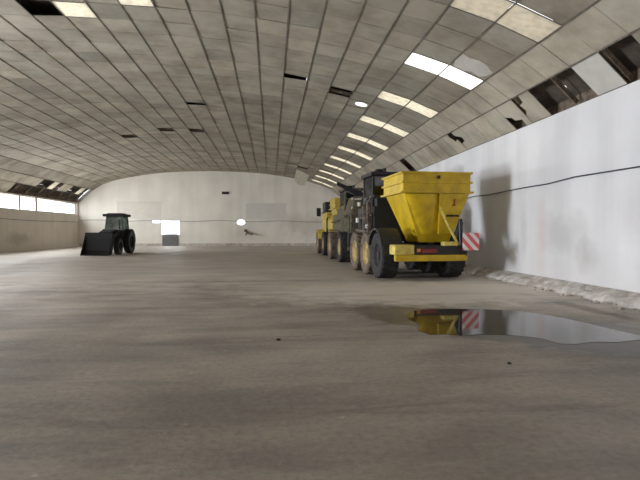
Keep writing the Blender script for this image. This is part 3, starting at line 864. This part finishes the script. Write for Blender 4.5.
        cab = c.build('cab', M['black'] if style == 'near' else M['olive'], t, bevel=.02)
        c = MB(); c.box(cx0-.08, cx1+.08, cy-.1, cy+1.6, zt, zt+.16); c.build('cab_roof', M['black'] if style == 'near' else M['olive'], cab, bevel=.04)
        c = MB()
        c.box(cx0+.1, cx1-.1, cy+.02, cy+.03, 3.0, zt); c.box(cx0+.1, cx1-.1, cy+1.47, cy+1.48, 3.0, zt)
        c.box(cx0+.02, cx0+.03, cy+.1, cy+1.4, 3.0, zt); c.box(cx1-.03, cx1-.02, cy+.1, cy+1.4, 3.0, zt)
        c.build('cab_window', M['dark_glass'] if style == 'near' else M['cab_glass'], cab)
        c = MB(); c.tube([(cx0+.1, cy+.2, zt+.1), (cx0+.25, cy+.2, zt+.22), (cx0+.6, cy+.3, zt+.24)], .07, 8); c.tube([(cx0+.5, cy, zt+.1), (cx0+.5, cy, zt+.3)], .07, 8)
        c.build('beacon_bar', M['black'], cab)
    if style == 'near':
        c = MB()
        for y in (3.42, 3.88): c.tube([(-1.2, y, .75), (-1.2, y, 2.7)], .025, 6)
        for z in (.85, 1.15, 1.45, 1.75, 2.05, 2.35): c.box(-1.28, -1.14, 3.42, 3.88, z, z+.03)
        c.build('ladder', M['tire_brown'], t)
        c = MB(); c.tube([(.6, 3.4, 2.9), (.6, 3.4, 3.6), (.6, 3.25, 3.72)], .07, 10); c.build('exhaust', M['dark'], t)
    if style == 'mid':
        # long dark unloading arm reaching out to the left over the cab
        c = MB(); c.hexa([(-1.55, 1.2, 3.95), (-1.5, 1.6, 3.95), (.1, 1.9, 3.22), (.1, 1.4, 3.22)], [(-1.55, 1.2, 4.12), (-1.5, 1.6, 4.12), (.1, 1.9, 3.5), (.1, 1.4, 3.5)])
        c.tube([(-.2, 1.6, 3.3), (.3, 1.7, 2.8)], .14, 10)
        c.build('unloading_arm', M['black'], t)
        c = MB(); c.box(-1.0, 1.1, .3, 2.3, 1.25, 2.5); c.hexa([(-1.0,.3,2.5),(1.1,.3,2.5),(1.1,2.3,2.5),(-1.0,2.3,2.5)], [(-.75,.5,3.35),(1.15,.5,3.35),(1.15,2.2,3.35),(-.75,2.2,3.35)])
        c.build('drum_housing', M['olive'], t, bevel=.04)
        c = MB()
        for z in (1.5, 1.95, 2.4): c.box(-1.04, 1.12, .26, .30, z, z+.08)
        c.tube([(-.9, .2, 1.3), (-.9, .2, 3.2), (.2, .2, 3.35), (1.1, .2, 3.2), (1.1, .2, 1.3)], .035, 8)
        c.build('guard_rail', M['tire_brown'], t)
        c = MB(); c.box(-1.2, -.5, -.02, .2, .86, 1.5); c.build('step_box', M['dark'], t, bevel=.02)
    if style == 'far':
        h = hopper(t, M['yellow_dirty'], -.75, 1.2, .4, 2.8, 3.72, -.5, .9, .7, 2.4, 2.0)
        c = MB(); c.box(-.95, 1.1, .35, 2.6, 1.7, 2.35); c.hexa([(-.95,.35,2.35),(1.1,.35,2.35),(1.1,2.6,2.35),(-.95,2.6,2.35)], [(-.6,.55,2.75),(1.0,.55,2.75),(1.0,2.4,2.75),(-.6,2.4,2.75)])
        c.build('body', M['yellow_dirty'], t, bevel=.04)
        for sx in (-1, 1):
            c = MB(); c.box(min(sx*1.2, sx*.75), max(sx*1.2, sx*.75), .0, .25, .3, 1.72); c.build('side_panel', M['yellow_dirty'], t, bevel=.03)
        c = MB(); c.box(-.95, 1.0, 3.0, 5.8, 1.2, 2.9); c.build('engine_housing', M['yellow_dirty'], t, bevel=.04)
        c = MB(); c.box(-.9, .6, 4.4, 5.9, 2.9, 3.7); cab = c.build('cab', M['dark'], t, bevel=.05)
        c = MB(); c.tube([(-.9, 4.6, 2.9), (-1.35, 4.5, 2.9)], .03, 6); c.box(-1.5, -1.2, 4.44, 4.5, 2.65, 3.25); c.build('side_mirror', M['black'], t, bevel=.02)
        c = MB(); c.tube([(-.95, 2.9, 1.2), (-.95, 2.9, 2.4), (-.8, 3.2, 2.8)], .06, 8); c.build('exhaust', M['dark'], t)
        c = MB(); n = 10
        for k in range(n):
            a0 = PI*(.1 + .8*k/n); a1 = PI*(.1 + .8*(k+1)/n)
            c.prism([(-1.48, 4.5+.92*math.cos(a0), .78+.92*math.sin(a0)), (-1.48, 4.5+.92*math.cos(a1), .78+.92*math.sin(a1)),
                     (-1.48, 4.5+.86*math.cos(a1), .78+.86*math.sin(a1)), (-1.48, 4.5+.86*math.cos(a0), .78+.86*math.sin(a0))], (.6, 0, 0))
        c.build('fender', M['pale_yellow'], t)
    return t
harvester('nearest machine, seen from behind, with a big bright yellow hopper and striped warning board', (5.10, 15.5, 0), math.radians(3.5), 'near')
harvester('dark olive machine with a black arm, between the two yellow machines', (4.95, 24.2, 0), math.radians(2), 'mid')
harvester('furthest machine in the row, dusty yellow with a side mirror', (4.85, 31.4, 0), math.radians(1), 'far')

# ---------------------------------------------------------------- loader tractor
def tractor(loc, rz):
    t = thing('loader_tractor', 'dark tractor with front loader bucket parked at the far left', 'tractor', loc, rz)
    K = M['tractor']
    # local frame: front towards -Y
    b = MB(); b.box(-.35, .35, -1.5, 1.4, .55, 1.0); b.build('chassis', K, t, bevel=.03)
    b = MB(); b.hexa([(-.42,-1.7,1.0),(.42,-1.7,1.0),(.45,.1,1.0),(-.45,.1,1.0)], [(-.36,-1.6,1.55),(.36,-1.6,1.55),(.42,.1,1.72),(-.42,.1,1.72)]); b.build('hood', K, t, bevel=.06)
    b = MB(); b.box(-.3, .3, -1.75, -1.70, 1.05, 1.45); b.build('grille', M['black'], t)
    wh = [(-.80, .95, .82, .42), (.80, .95, .82, .42), (-.72, -1.15, .55, .34), (.72, -1.15, .55, .34)]
    for x, y, r, w in wh: wheel(t, x, y, r, w, 1 if x > 0 else -1, M['black'], K, 18)
    for sx in (-1, 1):
        n = 10; b = MB()
        for k in range(n):
            a0 = PI*(.0 + .95*k/n); a1 = PI*(.0 + .95*(k+1)/n)
            q = [(sx*.62 - .0, .95+.93*math.cos(a0), .82+.93*math.sin(a0)), (sx*.62, .95+.93*math.cos(a1), .82+.93*math.sin(a1)),
                 (sx*.62, .95+.88*math.cos(a1), .82+.88*math.sin(a1)), (sx*.62, .95+.88*math.cos(a0), .82+.88*math.sin(a0))]
            b.prism(q, (sx*.36, 0, 0))
        b.build('fender', K, t)
    c = MB()
    for x, y, tx, ty in ((-.62, .1, -.52, .22), (.62, .1, .52, .22), (-.62, 1.45, -.55, 1.35), (.62, 1.45, .55, 1.35)):
        c.tube([(x, y, 1.35), (tx, ty, 2.62)], .045, 8)
    c.box(-.64, .64, .08, 1.48, 1.0, 1.62); cab = c.build('cab', mat('olive_cab_panels', (.045, .05, .038), .6, var=.3, scale=5), t)
    c = MB(); c.box(-.72, .72, -.05, 1.6, 2.62, 2.80); c.box(-.5, .5, .2, 1.3, 2.80, 2.86); c.build('cab_roof', K, cab, bevel=.04)
    c = MB()
    c.prism([(-.6,.10,1.62),(.6,.10,1.62),(.52,.20,2.62),(-.52,.20,2.62)], (0,.01,0)); c.prism([(-.6,1.45,1.62),(.6,1.45,1.62),(.52,1.36,2.62),(-.52,1.36,2.62)], (0,.01,0))
    for sx in (-1, 1): c.prism([(sx*.62,.15,1.62),(sx*.62,1.4,1.62),(sx*.53,1.32,2.62),(sx*.53,.25,2.62)], (.01*sx,0,0))
    c.build('cab_window', M['cab_glass'], cab)
    c = MB(); c.box(-.25, .25, .75, 1.2, 1.62, 1.75); c.hexa([(-.25,1.1,1.7),(.25,1.1,1.7),(.25,1.22,1.7),(-.25,1.22,1.7)], [(-.2,1.2,2.3),(.2,1.2,2.3),(.2,1.28,2.3),(-.2,1.28,2.3)]); c.build('seat', M['black'], cab, bevel=.03)
    c = MB(); c.tube([(0, .35, 1.6), (0, .5, 1.95)], .03, 8)
    n = 16; ring = [(.2*math.cos(2*PI*k/n), .52+.07*math.sin(2*PI*k/n), 1.98+.18*math.sin(2*PI*k/n)) for k in range(n+1)]
    c.tube(ring, .018, 6, caps=False); c.build('steering_wheel', M['black'], cab)
    c = MB(); c.tube([(.5, -.3, 1.6), (.5, -.3, 2.4)], .05, 10); c.build('exhaust', M['black'], t)
    for sx in (-1, 1):
        c = MB(); c.prism([(sx*.52,.0,1.5),(sx*.52,-.1,1.72),(sx*.52,-1.7,1.35),(sx*.52,-2.55,.55),(sx*.52,-2.6,.38),(sx*.52,-2.4,.42),(sx*.52,-1.6,1.12)], (sx*.1,0,0))
        c.build('loader_arm', K, t)
    # bucket
    c = MB(); n = 8; wv = .87
    pr = [(-2.62, 1.50), (-2.60, .75), (-2.68, .30), (-2.85, .08), (-3.45, .04)]
    inn = [(-2.68, 1.48), (-2.66, .77), (-2.73, .34), (-2.88, .13), (-3.45, .07)]
    for k in range(4):
        c.prism([(-wv, *pr[k]), (-wv, *pr[k+1]), (-wv, *inn[k+1]), (-wv, *inn[k])], (2*wv, 0, 0))
    for sx in (-1, 1):
        c.prism([(sx*wv,-2.62,1.50),(sx*wv,-2.60,.75),(sx*wv,-2.68,.30),(sx*wv,-2.85,.08),(sx*wv,-3.45,.04),(sx*wv,-3.4,.2),(sx*wv,-2.95,.9)], (-sx*.03,0,0))
    c.build('bucket', M['tractor'], t)
    return t
tractor((-11.0, 36.3, 0), math.radians(-2))

# ---------------------------------------------------------------- light
world = bpy.data.worlds.new('overcast_sky'); S.world = world; world.use_nodes = True
bg = world.node_tree.nodes['Background']; bg.inputs[0].default_value = (.93, .96, 1.0, 1); bg.inputs[1].default_value = 3.0
def area(name, loc, rot, sx, sy, power, col=(1, 1, 1)):
    l = bpy.data.lights.new(name, 'AREA'); l.shape = 'RECTANGLE'; l.size = sx; l.size_y = sy; l.energy = power; l.color = col
    o = bpy.data.objects.new(name, l); C.objects.link(o); o.location = loc; o.rotation_euler = rot; return o
area('daylight_gate', (XL-.6, (GY0+GY1)/2, 2.3), (0, -PI/2, 0), 4.0, 4.4, 4500, (.86, .92, 1))
area('fill_front_opening', (-6, Y0-.6, 2.7), (PI/2, 0, 0), 9.5, 4.8, 500, (.93, .96, 1))  # added fill light outside the unseen opening behind the camera
area('daylight_window_band', (XL-.6, 41, 3.9), (0, -PI/2, 0), 1.1, 20, 3800, (1, .98, .95))
area('daylight_back_window', ((wx0+wx1)/2, Y1+.6, (wz0+wz1)/2), (-PI/2, 0, 0), 2, 1.6, 150)
sl = bpy.data.lights.new('hazy_sun', 'SUN'); sl.energy = 7.0; sl.angle = math.radians(25); sl.color = (1, .97, .92)
so = bpy.data.objects.new('hazy_sun', sl); C.objects.link(so); so.rotation_euler = (math.radians(4), math.radians(8), 0)

S.view_settings.view_transform = 'Standard'; S.view_settings.look = 'None'
S.view_settings.exposure = 0.05; S.view_settings.gamma = 1
S.view_settings.use_curve_mapping = False
S.cycles.max_bounces = 10; S.cycles.diffuse_bounces = 6; S.cycles.transparent_max_bounces = 8
S.cycles.sample_clamp_indirect = 6
